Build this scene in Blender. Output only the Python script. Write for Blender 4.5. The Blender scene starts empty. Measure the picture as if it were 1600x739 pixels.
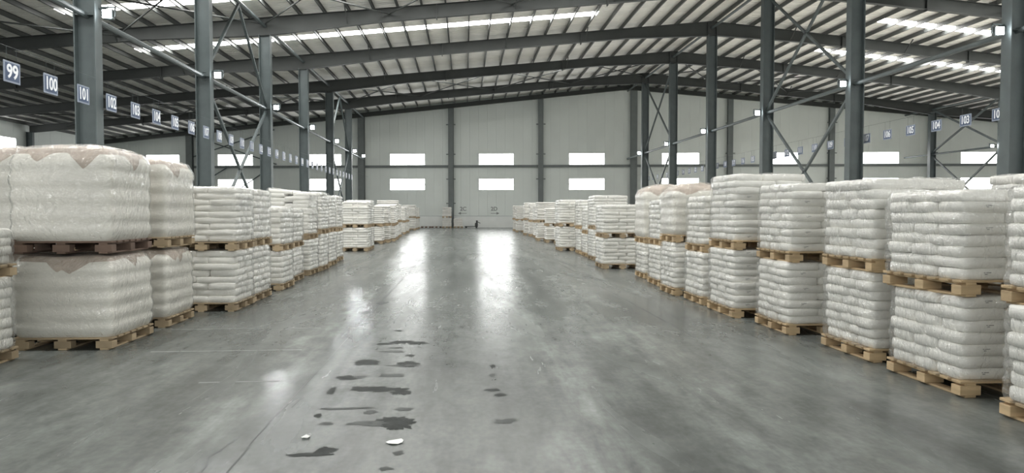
import bpy, bmesh, math, random
from mathutils import Matrix, Vector, noise as mnoise
random.seed(7)
S = bpy.context.scene
COL = S.collection
PI = math.pi

# ------------------------------------------------------------------ camera
cam_d = bpy.data.cameras.new('camera')
cam = bpy.data.objects.new('camera', cam_d); COL.objects.link(cam)
cam.location = (0, 0, 1.6)
cam.rotation_euler = (PI/2 - .033, 0, -.063)
cam_d.sensor_fit = 'HORIZONTAL'; cam_d.sensor_width = 36.0
cam_d.lens = 36.0*1155/1600
cam_d.clip_end = 400
S.camera = cam

# ------------------------------------------------------------------ light and exposure
SKY_STRENGTH = 1.7
WINDOW_GLOW = 8.0
SKYLIGHT_GLOW = 18.0
LAMP_W = 130.0
S.view_settings.view_transform = 'Standard'
S.view_settings.look = 'None'
S.view_settings.gamma = 1.0
S.view_settings.use_curve_mapping = False
S.view_settings.exposure = 0.57
w = bpy.data.worlds.new('overcast_sky'); S.world = w; w.use_nodes = True
bg = w.node_tree.nodes['Background']
bg.inputs[0].default_value = (.98, .99, 1.0, 1); bg.inputs[1].default_value = SKY_STRENGTH
w.cycles.sampling_method = 'NONE'      # the hall is closed: daylight comes in as lit panes
S.cycles.max_bounces = 10; S.cycles.diffuse_bounces = 5; S.cycles.glossy_bounces = 4
S.cycles.transmission_bounces = 4; S.cycles.transparent_max_bounces = 16
S.cycles.caustics_reflective = False; S.cycles.caustics_refractive = False
S.cycles.sample_clamp_indirect = 6.0

# ------------------------------------------------------------------ materials
def mat(name, col, rough=.6, metal=0.0, var=.0, scale=3.0, bump=0.0, bscale=20.0, spec=.5, rand=0.0, stretch=(1,1,1), coat=0.0, bdist=.01):
    m = bpy.data.materials.new(name); m.use_nodes = True
    nt = m.node_tree; N = nt.nodes; L = nt.links
    b = N['Principled BSDF']
    b.inputs['Roughness'].default_value = rough
    b.inputs['Metallic'].default_value = metal
    b.inputs['Specular IOR Level'].default_value = spec
    b.inputs['Coat Weight'].default_value = coat
    b.inputs['Coat Roughness'].default_value = .15
    c4 = (*col, 1)
    tc = N.new('ShaderNodeTexCoord'); mp = N.new('ShaderNodeMapping'); mp.inputs['Scale'].default_value = stretch
    oi = N.new('ShaderNodeObjectInfo')
    sc = N.new('ShaderNodeVectorMath'); sc.operation = 'SCALE'; sc.inputs[0].default_value = (37, 11, 23)
    L.new(oi.outputs['Random'], sc.inputs['Scale']); L.new(sc.outputs[0], mp.inputs['Location'])
    L.new(tc.outputs['Object'], mp.inputs['Vector'])
    nz = N.new('ShaderNodeTexNoise'); nz.inputs['Scale'].default_value = scale; nz.inputs['Detail'].default_value = 4
    L.new(mp.outputs[0], nz.inputs['Vector'])
    mr = N.new('ShaderNodeMapRange'); mr.inputs['To Min'].default_value = 1-var; mr.inputs['To Max'].default_value = 1+var
    mr.inputs['From Min'].default_value = .3; mr.inputs['From Max'].default_value = .7
    L.new(nz.outputs['Fac'], mr.inputs['Value'])
    ra = N.new('ShaderNodeMapRange'); ra.inputs['To Min'].default_value = 1-rand; ra.inputs['To Max'].default_value = 1+rand
    L.new(oi.outputs['Random'], ra.inputs['Value'])
    mu = N.new('ShaderNodeMath'); mu.operation = 'MULTIPLY'
    L.new(mr.outputs[0], mu.inputs[0]); L.new(ra.outputs[0], mu.inputs[1])
    vm = N.new('ShaderNodeVectorMath'); vm.operation = 'SCALE'; vm.inputs[0].default_value = col
    L.new(mu.outputs[0], vm.inputs['Scale']); L.new(vm.outputs[0], b.inputs['Base Color'])
    if bump > 0:
        n2 = N.new('ShaderNodeTexNoise'); n2.inputs['Scale'].default_value = bscale; n2.inputs['Detail'].default_value = 3
        L.new(mp.outputs[0], n2.inputs['Vector'])
        bp = N.new('ShaderNodeBump'); bp.inputs['Strength'].default_value = bump; bp.inputs['Distance'].default_value = bdist
        L.new(n2.outputs['Fac'], bp.inputs['Height']); L.new(bp.outputs[0], b.inputs['Normal'])
    return m

def emit(name, col, strength):
    m = bpy.data.materials.new(name); m.use_nodes = True
    nt = m.node_tree; nt.nodes.clear()
    e = nt.nodes.new('ShaderNodeEmission'); o = nt.nodes.new('ShaderNodeOutputMaterial')
    e.inputs[0].default_value = (*col, 1); e.inputs[1].default_value = strength; m.cycles.emission_sampling = 'FRONT'
    nt.links.new(e.outputs[0], o.inputs[0]); return m

M_STEEL = mat('painted_steel', (.085, .105, .108), .5, .0, .12, 2.0)
M_POST = mat('wall_post_steel', (.15, .168, .166), .5, .0, .08, 2.0)
M_STEELB = mat('painted_steel_beam', (.045, .050, .048), .6, .0, .12, 1.0)
M_PURLIN = mat('purlin_steel', (.085, .09, .087), .55, .0, .1, 1.0)
M_SHEET = mat('roof_sheet', (.88, .865, .82), .55, .0, .10, .5, stretch=(1, 1, 1))
M_WALL = mat('wall_panel_paint', (.72, .76, .73), .5, .0, .03, .4)
M_WALLBACK = mat('wall_joint', (.36, .40, .39), .7)
M_DADO = mat('dado_plaster', (.80, .82, .80), .8, 0, .05, 1.0)
M_REAR = emit('rear_fill_pane', (.99, 1.0, .985), WINDOW_GLOW*.6)  # glow of the window band added behind the camera as fill
M_GLASS = emit('daylight_pane', (.99, 1.0, .985), WINDOW_GLOW)
M_SKYL = emit('skylight_pane', (1.0, .995, .96), SKYLIGHT_GLOW)
M_FRAME = mat('window_frame', (.45, .48, .48), .5)
M_LAMP = emit('led_face', (.95, .98, 1.0), 30.0)
M_BLACK = mat('black_plastic', (.03, .03, .032), .5)
M_PALLET = mat('pallet_wood', (.50, .37, .22), .75, 0, .18, 3.0, .25, 30, rand=.14, stretch=(1, 1, 6))
M_PALLETG = mat('pallet_wood_grey', (.40, .31, .20), .8, 0, .22, 3.0, .25, 30, rand=.16)
M_PALLETD = mat('pallet_wood_dark', (.17, .115, .088), .8, 0, .22, 3.0, .25, 30, rand=.16)
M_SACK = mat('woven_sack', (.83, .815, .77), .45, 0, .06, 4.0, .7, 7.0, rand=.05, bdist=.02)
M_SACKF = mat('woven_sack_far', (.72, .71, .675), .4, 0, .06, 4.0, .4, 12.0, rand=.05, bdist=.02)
M_BAG = mat('bulk_bag', (.82, .795, .725), .42, 0, .05, 2.5, .5, 5.0, rand=.03, bdist=.02, stretch=(1, 1, 3))
M_KRAFT = mat('kraft_cover', (.52, .43, .355), .6, 0, .14, 5.0, .6, 10.0, bdist=.02)
M_PRINT = mat('ink_print', (.16, .16, .16), .7)
M_SIGN = mat('sign_blue', (.055, .085, .16), .45)
M_SIGNB = mat('sign_border', (.26, .30, .38), .45)
M_SIGNW = mat('sign_white', (.88, .90, .94), .5)
M_MARK = mat('wall_paint_black', (.27, .285, .28), .8)
M_JOINT = mat('floor_joint_fill', (.075, .08, .078), .7)
M_DUST = mat('floor_chalk', (.185, .195, .187), .7, 0, .1, 6)
M_STAIN = mat('floor_stain', (.038, .042, .040), .6, 0, .3, 9.0, spec=.06)
M_STAINB = mat('floor_stain_faint', (.07, .076, .073), .5, 0, .3, 9.0, spec=.08)
M_PAPER = mat('white_paper', (.80, .81, .79), .7)
M_MACH = mat('dark_machine', (.05, .055, .055), .5)

def film_mat():
    m = bpy.data.materials.new('stretch_film'); m.use_nodes = True
    nt = m.node_tree; N = nt.nodes; L = nt.links; N.clear()
    out = N.new('ShaderNodeOutputMaterial')
    tr = N.new('ShaderNodeBsdfTransparent'); tr.inputs[0].default_value = (.99, .992, .99, 1)
    gl = N.new('ShaderNodeBsdfGlossy'); gl.inputs['Roughness'].default_value = .05
    df = N.new('ShaderNodeBsdfDiffuse'); df.inputs[0].default_value = (.88, .9, .89, 1)
    tc = N.new('ShaderNodeTexCoord'); mp = N.new('ShaderNodeMapping'); mp.inputs['Scale'].default_value = (1, 1, .8)
    L.new(tc.outputs['Object'], mp.inputs['Vector'])
    n1 = N.new('ShaderNodeTexNoise'); n1.inputs['Scale'].default_value = 17; n1.inputs['Detail'].default_value = 3.0; n1.inputs['Distortion'].default_value = .8
    L.new(mp.outputs[0], n1.inputs['Vector'])
    bp = N.new('ShaderNodeBump'); bp.inputs['Strength'].default_value = 1.0; bp.inputs['Distance'].default_value = .04
    L.new(n1.outputs['Fac'], bp.inputs['Height'])
    L.new(bp.outputs[0], gl.inputs['Normal'])
    lw = N.new('ShaderNodeLayerWeight'); L.new(bp.outputs[0], lw.inputs['Normal'])
    pw = N.new('ShaderNodeMath'); pw.operation = 'POWER'; pw.inputs[1].default_value = 3.0; L.new(lw.outputs['Facing'], pw.inputs[0])
    ad = N.new('ShaderNodeMath'); ad.operation = 'MULTIPLY_ADD'; ad.inputs[1].default_value = .55; ad.inputs[2].default_value = .085; ad.use_clamp = True
    L.new(pw.outputs[0], ad.inputs[0])
    m1 = N.new('ShaderNodeMixShader'); m1.inputs[0].default_value = .07
    L.new(tr.outputs[0], m1.inputs[1]); L.new(df.outputs[0], m1.inputs[2])
    m2 = N.new('ShaderNodeMixShader'); L.new(ad.outputs[0], m2.inputs[0])
    L.new(m1.outputs[0], m2.inputs[1]); L.new(gl.outputs[0], m2.inputs[2])
    L.new(m2.outputs[0], out.inputs[0]); return m
M_FILM = film_mat()

def floor_mat():
    m = bpy.data.materials.new('polished_concrete'); m.use_nodes = True
    nt = m.node_tree; N = nt.nodes; L = nt.links; b = N['Principled BSDF']
    tc = N.new('ShaderNodeTexCoord')
    def nz(scale, stretch, detail=5, dist=0.0, rough=.55):
        mp = N.new('ShaderNodeMapping'); mp.inputs['Scale'].default_value = stretch
        L.new(tc.outputs['Object'], mp.inputs['Vector'])
        n = N.new('ShaderNodeTexNoise'); n.inputs['Scale'].default_value = scale; n.inputs['Detail'].default_value = detail
        n.inputs['Distortion'].default_value = dist; n.inputs['Roughness'].default_value = rough
        L.new(mp.outputs[0], n.inputs['Vector']); return n.outputs['Fac']
    def rng(v, a, c, lo, hi):
        r = N.new('ShaderNodeMapRange'); r.inputs['From Min'].default_value = a; r.inputs['From Max'].default_value = c
        r.inputs['To Min'].default_value = lo; r.inputs['To Max'].default_value = hi; L.new(v, r.inputs['Value']); return r.outputs[0]
    def mul(a, c):
        x = N.new('ShaderNodeMath'); x.operation = 'MULTIPLY'; L.new(a, x.inputs[0]); L.new(c, x.inputs[1]); return x.outputs[0]
    big = rng(nz(.9, (1, .35, 1), 6, .6), .3, .7, .74, 1.28)          # broad cloudy wear
    streak = rng(nz(2.2, (1.6, .10, 1), 6, .3), .3, .7, .78, 1.22)    # wheel tracks along the aisle
    mott = rng(nz(5, (1, .5, 1), 4, .2, .6), .3, .7, .80, 1.20)
    fine = rng(nz(22, (1, .6, 1), 2, 0, .5), .3, .7, .90, 1.10)
    f = mul(mul(big, streak), mul(mott, fine))
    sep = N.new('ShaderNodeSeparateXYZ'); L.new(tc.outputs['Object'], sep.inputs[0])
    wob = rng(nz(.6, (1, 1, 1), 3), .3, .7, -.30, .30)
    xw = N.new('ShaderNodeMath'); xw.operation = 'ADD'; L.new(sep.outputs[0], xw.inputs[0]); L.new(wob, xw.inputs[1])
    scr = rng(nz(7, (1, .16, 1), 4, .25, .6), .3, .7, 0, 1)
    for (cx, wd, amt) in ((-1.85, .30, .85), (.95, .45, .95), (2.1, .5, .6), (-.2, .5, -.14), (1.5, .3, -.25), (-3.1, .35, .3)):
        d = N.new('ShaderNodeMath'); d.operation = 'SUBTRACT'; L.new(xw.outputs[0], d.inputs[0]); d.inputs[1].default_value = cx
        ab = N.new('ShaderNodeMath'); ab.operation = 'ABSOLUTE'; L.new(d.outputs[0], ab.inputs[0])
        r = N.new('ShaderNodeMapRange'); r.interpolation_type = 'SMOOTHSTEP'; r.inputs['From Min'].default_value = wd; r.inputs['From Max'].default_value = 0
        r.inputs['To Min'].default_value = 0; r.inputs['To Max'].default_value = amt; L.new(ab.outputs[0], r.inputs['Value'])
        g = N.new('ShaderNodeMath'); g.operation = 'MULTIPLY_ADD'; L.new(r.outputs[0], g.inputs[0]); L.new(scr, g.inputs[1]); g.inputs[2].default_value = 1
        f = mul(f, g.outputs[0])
    v = N.new('ShaderNodeVectorMath'); v.operation = 'SCALE'; v.inputs[0].default_value = (.124, .134, .128)
    L.new(f, v.inputs['Scale']); L.new(v.outputs[0], b.inputs['Base Color'])
    ro = rng(nz(1.5, (1.2, .2, 1), 5, .5), .3, .7, .19, .30)
    L.new(ro, b.inputs['Roughness'])
    b.inputs['Specular IOR Level'].default_value = .13
    bp = N.new('ShaderNodeBump'); bp.inputs['Strength'].default_value = .06; bp.inputs['Distance'].default_value = .004
    L.new(nz(2.5, (1, .6, 1), 3), bp.inputs['Height']); L.new(bp.outputs[0], b.inputs['Normal'])
    return m
M_FLOOR = floor_mat()

# ------------------------------------------------------------------ mesh helpers
class MB:
    def __init__(s): s.v = []; s.f = []; s.mi = []
    def add(s, vs, fs, mi=0):
        o = len(s.v); s.v += [tuple(p) for p in vs]; s.f += [tuple(i+o for i in f) for f in fs]; s.mi += [mi]*len(fs); return s
    def box(s, x0, x1, y0, y1, z0, z1, mi=0):
        return s.add([(x0,y0,z0),(x1,y0,z0),(x1,y1,z0),(x0,y1,z0),(x0,y0,z1),(x1,y0,z1),(x1,y1,z1),(x0,y1,z1)],
                     [(0,3,2,1),(4,5,6,7),(0,1,5,4),(1,2,6,5),(2,3,7,6),(3,0,4,7)], mi)
    def cbox(s, x0, x1, y0, y1, z0, z1, c=.006, mi=0):       # box with bevelled edges
        bm = bmesh.new(); bmesh.ops.create_cube(bm, size=1)
        bmesh.ops.scale(bm, vec=(x1-x0, y1-y0, z1-z0), verts=bm.verts)
        bmesh.ops.translate(bm, vec=((x0+x1)/2, (y0+y1)/2, (z0+z1)/2), verts=bm.verts)
        bmesh.ops.bevel(bm, geom=bm.edges[:], offset=c, segments=1, affect='EDGES')
        bm.verts.index_update(); s.add([v.co[:] for v in bm.verts], [[v.index for v in f.verts] for f in bm.faces], mi); bm.free(); return s
    def tube(s, a, b, r, n=8, mi=0):
        a = Vector(a); b = Vector(b); d = (b-a).normalized()
        u = d.orthogonal().normalized(); w_ = d.cross(u)
        vs = [p + (u*math.cos(2*PI*i/n) + w_*math.sin(2*PI*i/n))*r for p in (a, b) for i in range(n)]
        fs = [(i, (i+1) % n, n+(i+1) % n, n+i) for i in range(n)] + [tuple(range(n))[::-1], tuple(range(n, 2*n))]
        return s.add(vs, fs, mi)
    def bar(s, a, b, up, wd, ht, mi=0):                      # rectangular bar from a to b; up gives the height direction
        a = Vector(a); b = Vector(b); d = (b-a).normalized(); up = Vector(up)
        x = d.cross(up).normalized(); z = x.cross(d).normalized()
        vs = [p + x*i*wd/2 + z*j*ht/2 for p in (a, b) for i, j in ((-1,-1),(1,-1),(1,1),(-1,1))]
        return s.add(vs, [(0,1,2,3),(7,6,5,4),(0,4,5,1),(1,5,6,2),(2,6,7,3),(3,7,4,0)], mi)
    def mesh(s, name, mats, smooth=False):
        me = bpy.data.meshes.new(name); me.from_pydata(s.v, [], s.f)
        for m in (mats if isinstance(mats, (list, tuple)) else [mats]): me.materials.append(m)
        if any(s.mi): me.polygons.foreach_set('material_index', s.mi)
        if smooth: me.polygons.foreach_set('use_smooth', [True]*len(me.polygons))
        me.update()
        bm = bmesh.new(); bm.from_mesh(me); bmesh.ops.recalc_face_normals(bm, faces=bm.faces[:]); bm.to_mesh(me); bm.free()
        return me

def ob(name, me, parent=None, loc=(0,0,0), rot=(0,0,0), kind=None):
    o = bpy.data.objects.new(name, me); COL.objects.link(o)
    o.location = loc; o.rotation_euler = rot
    if parent is not None: o.parent = parent
    if kind: o['kind'] = kind
    return o
def tag(o, label, cat, group=None, kind=None):
    o['label'] = label; o['category'] = cat
    if group: o['group'] = group
    if kind: o['kind'] = kind
    return o
def empty(name, loc=(0,0,0), rz=0):
    o = bpy.data.objects.new(name, None); COL.objects.link(o); o.location = loc; o.rotation_euler = (0,0,rz); o.empty_display_size = .2
    return o
ORD = ['first','second','third','fourth','fifth','sixth','seventh','eighth','ninth','tenth','eleventh','twelfth','thirteenth','fourteenth','fifteenth','sixteenth','seventeenth','eighteenth','nineteenth','twentieth','twenty-first','twenty-second','twenty-third','twenty-fourth','twenty-fifth']

# ------------------------------------------------------------------ building dimensions
RX = 16.6                       # ridge and right-hand column row
LX = -10.5                      # left-hand column row
XL, XR = -38.5, 72.0            # side walls
BAY = [21.5 + 9.25*k for k in range(-2, 6)]   # frame positions along the aisle
def rtop(x): return 14.42 - .096*abs(x-RX)    # top of the roof frames
def sheet(x): return rtop(x) + .29            # underside of the roof sheets
WALL_Y, WALL_A = 77.0, .11      # end wall, standing slightly out of square
def wy(x): return WALL_Y - x*math.tan(WALL_A)

# ------------------------------------------------------------------ floor
o = ob('floor', MB().box(XL-1, XR+1, -12, 88, -.3, 0).mesh('floor', M_FLOOR), kind='structure')
FLOOR = o
def joint(x0, y0, x1, y1, wd, m=None, name='floor_joint'):
    mb = MB(); n = max(2, int(math.hypot(x1-x0, y1-y0)/1.5)); d = Vector((x1-x0, y1-y0, 0)).normalized(); nn = Vector((-d.y, d.x, 0))
    pts = []
    for i in range(n+1):
        t = i/n; p = Vector((x0+(x1-x0)*t, y0+(y1-y0)*t, 0)) + nn*random.uniform(-.003, .003); pts.append(p)
    vs = []
    for p in pts:
        ww = wd*random.uniform(.7, 1.2)
        vs += [p-nn*ww/2+Vector((0,0,.0012)), p+nn*ww/2+Vector((0,0,.0012))]
    mb.add(vs, [(2*i, 2*i+2, 2*i+3, 2*i+1) for i in range(n)])
    return ob(name, mb.mesh(name, m or M_JOINT), FLOOR)
joint(-1.46, 3.0, -1.47, 5.1, .016)
joint(-1.49, 5.1, -1.56, 77, .009)
joint(2.92, 9.0, 2.88, 77, .008)
joint(-1.42, 6.1, -1.40, 6.5, .012)
for x0, x1, y in [(-3.6,-1.9,8.66), (-2.5,-1.75,7.06), (-4.0,-2.0,10.3), (-2.6,-1.9,14.2)]:
    joint(x0, y, x1, y+.02, .04, M_DUST, 'chalk_line')
# crack that wanders off the joint at the near end of the floor
mb = MB(); p = Vector((-1.62, 4.55, .0013)); vs = []
for i in range(9):
    q = p + Vector((random.uniform(-.035, .035), .085, 0)); nn = Vector((1, 0, 0))*.004
    mb.add([p-nn, p+nn, q+nn, q-nn], [(0,1,2,3)]); p = q
ob('floor_crack', mb.mesh('floor_crack', M_JOINT), FLOOR)

def blotch(cx, cy, rx, ry, m, seed, name='stain', ragged=.45, z=.0016):
    n = 80; vs = [(cx, cy, z)]
    for i in range(n):
        a = 2*PI*i/n
        k = 1 + ragged*mnoise.noise(Vector((math.cos(a)*1.6+seed*3.1, math.sin(a)*1.6, seed))) + ragged*.6*mnoise.noise(Vector((math.cos(a)*5+seed, math.sin(a)*5, seed*2.2))) + ragged*.45*mnoise.noise(Vector((math.cos(a)*13+seed, math.sin(a)*13, seed*1.2)))
        vs.append((cx+rx*k*math.cos(a), cy+ry*k*math.sin(a), z + .0001*(seed % 7)))
    mb = MB().add(vs, [(0, 1+i, 1+(i+1) % n) for i in range(n)])
    return ob(name, mb.mesh(name, m), FLOOR)
st = [(-1.07,7.9,.13,.12,0),(-1.02,7.95,.10,.06,0),(-.60,7.78,.10,.13,0),(-.66,7.72,.16,.05,1),(-.78,9.12,.12,.10,0),(-.58,9.05,.10,.10,0),(-1.0,9.0,.10,.05,0),
      (-1.14,7.18,.10,.08,0),(-1.02,7.2,.07,.06,1),(-.72,7.25,.14,.06,1),(-.9,6.72,.16,.08,0),(-.7,6.66,.16,.06,0),(-.58,6.58,.09,.10,0),(-1.2,6.65,.035,.13,0),
      (-.58,5.62,.14,.12,0),(-.50,5.58,.11,.14,0),(-.74,5.6,.14,.05,1),(-1.02,4.9,.13,.035,0),(-.94,4.98,.06,.06,0),(.28,7.63,.025,.07,0),(.26,7.2,.03,.05,1),(.23,6.6,.06,.05,0),(.31,6.42,.04,.06,0),
      (-.83,8.5,.12,.05,1),(-.62,8.25,.05,.05,0),(-.82,8.75,.10,.03,1),(-.95,6.05,.20,.03,1),(-.76,5.92,.05,.05,1),(-.5,6.0,.07,.05,1),(-1.16,5.85,.03,.05,0),(-1.05,5.62,.05,.04,1),
      (-1.6,11.9,.10,.14,1),(-1.45,13.1,.08,.18,1),(-.9,10.0,.05,.05,0),(-.05,10.3,.03,.10,1),(.3,5.6,.08,.06,1),(-.45,4.9,.03,.04,1),(-.5,4.6,.04,.03,1)]
for i, (x, y, a, c, k) in enumerate(st):
    blotch(x, y, a, c, (M_STAIN, M_STAINB)[k], i+1, ragged=.7)
def scrap(x, y, a, c, rz, label, seed):
    n = 9; vs = []
    for i in range(n):
        t = 2*PI*i/n; k = 1+.3*mnoise.noise(Vector((math.cos(t)*2, math.sin(t)*2, seed)))
        vs.append((a*k*math.cos(t), c*k*math.sin(t), .004+.012*random.random()))
    vs2 = [(p[0], p[1], p[2]+.002) for p in vs]
    mb = MB().add(vs+vs2, [tuple(range(n))[::-1], tuple(range(n, 2*n))]+[(i, (i+1) % n, n+(i+1) % n, n+i) for i in range(n)])
    return tag(ob('paper_scrap', mb.mesh('paper_scrap', M_PAPER), None, (x, y, -.002), (0,0,rz)), label, 'scrap')
scrap(-.49, 5.12, .06, .05, .3, 'larger white scrap of paper lying on the concrete below the dark stains', 1)
scrap(-1.13, 5.27, .035, .03, 1.1, 'tiny white scrap of paper on the concrete near the floor joint', 5)

# ------------------------------------------------------------------ roof: ribbed sheets, skylight strips, purlins
ceil = ob('ceiling', MB().add([(XL-1, -12, sheet(XL-1)+.1), (RX, -12, sheet(RX)+.1), (XR+1, -12, sheet(XR+1)+.1), (XL-1, 88, sheet(XL-1)+.1), (RX, 88, sheet(RX)+.1), (XR+1, 88, sheet(XR+1)+.1)],
     [(0,1,4,3), (1,2,5,4)]).mesh('ceiling', M_SHEET), kind='structure')
SKL = [(y, -19.5, 8.2) for y in (8.6, 17.8, 27.1, 36.4, 45.3)] + [(y, 26.2, 47.0) for y in (8.6, 17.8, 27.1, 36.4, 45.3, 53.4)] + [(60.2, -19.5, 8.2)]  # last strip is added, hidden behind a girder, to brighten the end wall
def sk_here(y0, y1):
    return [s for s in SKL if s[0] < y1-.01 and s[0]+.95 > y0+.01]
# each roof sheet is .95 m wide, runs down the slope and carries three trapezoid ribs
y = -12 + .0; ys = []
base = 45.3
k0 = int((base+12)/.9557)
sheet_w = .95
y_list = sorted(set([base - i*sheet_w for i in range(0, 60)] + [base + i*sheet_w for i in range(1, 45)]))
SK = {}
for (sy, a, c) in SKL:
    yy = min(y_list, key=lambda t: abs(t-sy)); SK.setdefault(yy, []).append((a, c))
def prof(y0):
    n = []
    for r in range(3):
        b0 = y0 + r*sheet_w/3
        n += [(b0, .0), (b0+.10, .0), (b0+.13, .035), (b0+.17, .035), (b0+.20, .0)]
    n.append((y0+sheet_w-.004, 0)); return n
def sheet_piece(y0, xa, xb):
    pr = prof(y0); mb = MB()
    vs = [(x, py, sheet(x)+pz) for x in (xa, xb) for (py, pz) in pr]; n = len(pr)
    mb.add(vs, [(i, i+1, n+i+1, n+i) for i in range(n-1)]); return mb
for y0 in y_list:
    if y0 > 84: continue
    cuts = sorted(SK.get(y0, []))
    segs = []; x = XL-.8
    for (a, c) in cuts: segs.append((x, a, 0)); segs.append((a, c, 1)); x = c
    segs.append((x, XR+.8, 0))
    for (a, c, sk) in segs:
        parts = [(a, c)] if not (a < RX < c) else [(a, RX), (RX, c)]
        for (p, q) in parts:
            if sk:
                me = bpy.data.meshes.new('skylight_panel')      # flat translucent panel, facing down
                me.from_pydata([(p, y0, sheet(p)), (q, y0, sheet(q)), (q, y0+sheet_w-.004, sheet(q)), (p, y0+sheet_w-.004, sheet(p))], [], [(0, 3, 2, 1)])
                me.materials.append(M_SKYL); ob('skylight_panel', me, ceil)
            else:
                ob('roof_sheet', sheet_piece(y0, p, q).mesh('roof_sheet', M_SHEET), ceil)
def purlin_mesh():
    L_, D_ = 98.0, .25
    return MB().box(-.04, -.03, 0, L_, 0, D_).box(-.04, .035, 0, L_, 0, .012).box(-.03, .035, 0, L_, D_-.012, D_).mesh('purlin', M_PURLIN)
pm = purlin_mesh()
i = 0
px = -3.6 - 1.28*27
while px < XR:
    if px > XL+.2: ob('purlin', pm, ceil, (px, -11.5, rtop(px)+.015))
    px += 1.28

# ------------------------------------------------------------------ walls
back = empty('wall_back', (0, WALL_Y, 0), -WALL_A); back['kind'] = 'structure'
def topz(s):     # roof height above wall position s
    return sheet(s*math.cos(WALL_A)) + .05
SW = [(-33.9,-30.3), (-26.2,-22.4), (-16.6,-13.0), (-7.89,-4.2), (1.4,5.05), (10.72,14.4), (20.2,24.0), (30.3,33.95), (39.9,43.95), (50.0,53.65), (59.5,63.2)]
edges = [-39.6]
for (a, c) in SW:
    n = max(1, round((a-edges[-1])/1.0)); e0 = edges[-1]
    edges += [e0+(a-e0)*i/n for i in range(1, n+1)]
    edges += [a+(c-a)*i/4 for i in range(1, 5)]
n = round((73.2-edges[-1])/1.0); e0 = edges[-1]; edges += [e0+(73.2-e0)*i/n for i in range(1, n+1)]
ZW = [(3.88, 5.07), (6.47, 7.66)]
ob('wall_sheathing', MB().add([(edges[0], .12, 0), (edges[-1], .12, 0), (edges[-1], .12, topz(edges[-1])), (RX, .12, topz(RX)), (edges[0], .12, topz(edges[0]))], [(0,1,2,3,4)]).mesh('wall_sheathing', M_WALLBACK), back)
def has_low(a): return a < 25 or True
for a, c in zip(edges[:-1], edges[1:]):
    m = (a+c)/2; g = .004
    win = any(p-.01 < m < q+.01 for p, q in SW)
    zs = [(1.18, ZW[0][0]), (ZW[0][1], ZW[1][0]), (ZW[1][1], None)] if win else [(1.18, None)]
    mb = MB()
    for z0, z1 in zs:
        z1a = z1 if z1 else topz(a); z1c = z1 if z1 else topz(c)
        x0, x1 = a+g, c-g
        mb.add([(x0,0,z0),(x1,0,z0),(x1,0,z1c),(x0,0,z1a),(x0,.09,z0),(x1,.09,z0),(x1,.09,z1c),(x0,.09,z1a)],
               [(0,1,2,3),(7,6,5,4),(0,4,5,1),(1,5,6,2),(2,6,7,3),(3,7,4,0)])
        for rx in (.33, .66):    # two shallow stiffening ribs per panel
            xr_ = x0+(x1-x0)*rx; zt = (z1 if z1 else min(topz(a), topz(c)))
            mb.box(xr_-.02, xr_+.02, -.006, .0, z0, zt)
    ob('wall_panel', mb.mesh('wall_panel', M_WALL), back)
ob('dado_wall', MB().box(edges[0], edges[-1], -.10, .1, 0, 1.17).mesh('dado_wall', M_DADO), back)
ob('dado_cap', MB().box(edges[0], edges[-1], -.13, .02, 1.17, 1.21).mesh('dado_cap', M_FRAME), back)
wn = 0
def pane_mesh(*p, m=None):
    me = bpy.data.meshes.new('window_pane'); me.from_pydata(p, [], [(0, 1, 2, 3)]); me.materials.append(m or M_GLASS); return me
for (a, c) in SW:
    for (z0, z1) in ZW:
        wn += 1
        wo = ob('window_%d' % wn, pane_mesh((a+.03, .05, z0+.03), (c-.03, .05, z0+.03), (c-.03, .05, z1-.03), (a+.03, .05, z1-.03)), back, kind='structure')
        f = MB().box(a, c, .0, .1, z0, z0+.035).box(a, c, .0, .1, z1-.035, z1).box(a, a+.035, .0, .1, z0, z1).box(c-.035, c, .0, .1, z0, z1)
        ob('window_frame', f.mesh('window_frame', M_FRAME), wo)
        if z0 < 5: ob('glazing_bar', MB().box(a, c, .03, .07, (z0+z1)/2-.028, (z0+z1)/2+.028).mesh('glazing_bar', M_FRAME), wo)
# side walls and their windows
for side, X, nx in (('left', XL, 1), ('right', XR, -1)):
    z1 = sheet(X)+.05
    ys_ = [-12 + i*1.9 for i in range(53)]
    wr = ob('wall_'+side, MB().box(min(X-nx*.15, X-nx*.1), max(X-nx*.15, X-nx*.1), -12, 88, 0, z1).mesh('wall_'+side, M_WALLBACK), kind='structure')
    wins = [(2+10*i, 5.8+10*i) for i in range(7)]
    for a, c in zip(ys_[:-1], ys_[1:]):
        ob('wall_panel', MB().box(min(X, X-nx*.09), max(X, X-nx*.09), a+.01, c-.01, 0, z1).mesh('side_wall_panel', M_WALL), wr)
    for (a, c) in wins + [(64.2, 66.2)]:
        if side == 'right' and a == 64.2: continue
        for (z0, z1_) in ((6.7, 7.9),):
            wn += 1
            wo = ob('window_%d' % wn, pane_mesh(*[(X+nx*.02, yy, zz) for yy, zz in ((((c, z0), (a, z0), (a, z1_), (c, z1_))) if nx < 0 else ((a, z0), (c, z0), (c, z1_), (a, z1_)))]), kind='structure')
            f = MB().box(min(X, X+nx*.05), max(X, X+nx*.05), a, c, z0-.04, z0).box(min(X, X+nx*.05), max(X, X+nx*.05), a, c, z1_, z1_+.04)
            f.box(min(X, X+nx*.05), max(X, X+nx*.05), a-.04, a, z0-.04, z1_+.04).box(min(X, X+nx*.05), max(X, X+nx*.05), c, c+.04, z0-.04, z1_+.04)
            ob('window_frame', f.mesh('window_frame', M_FRAME), wo)

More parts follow.
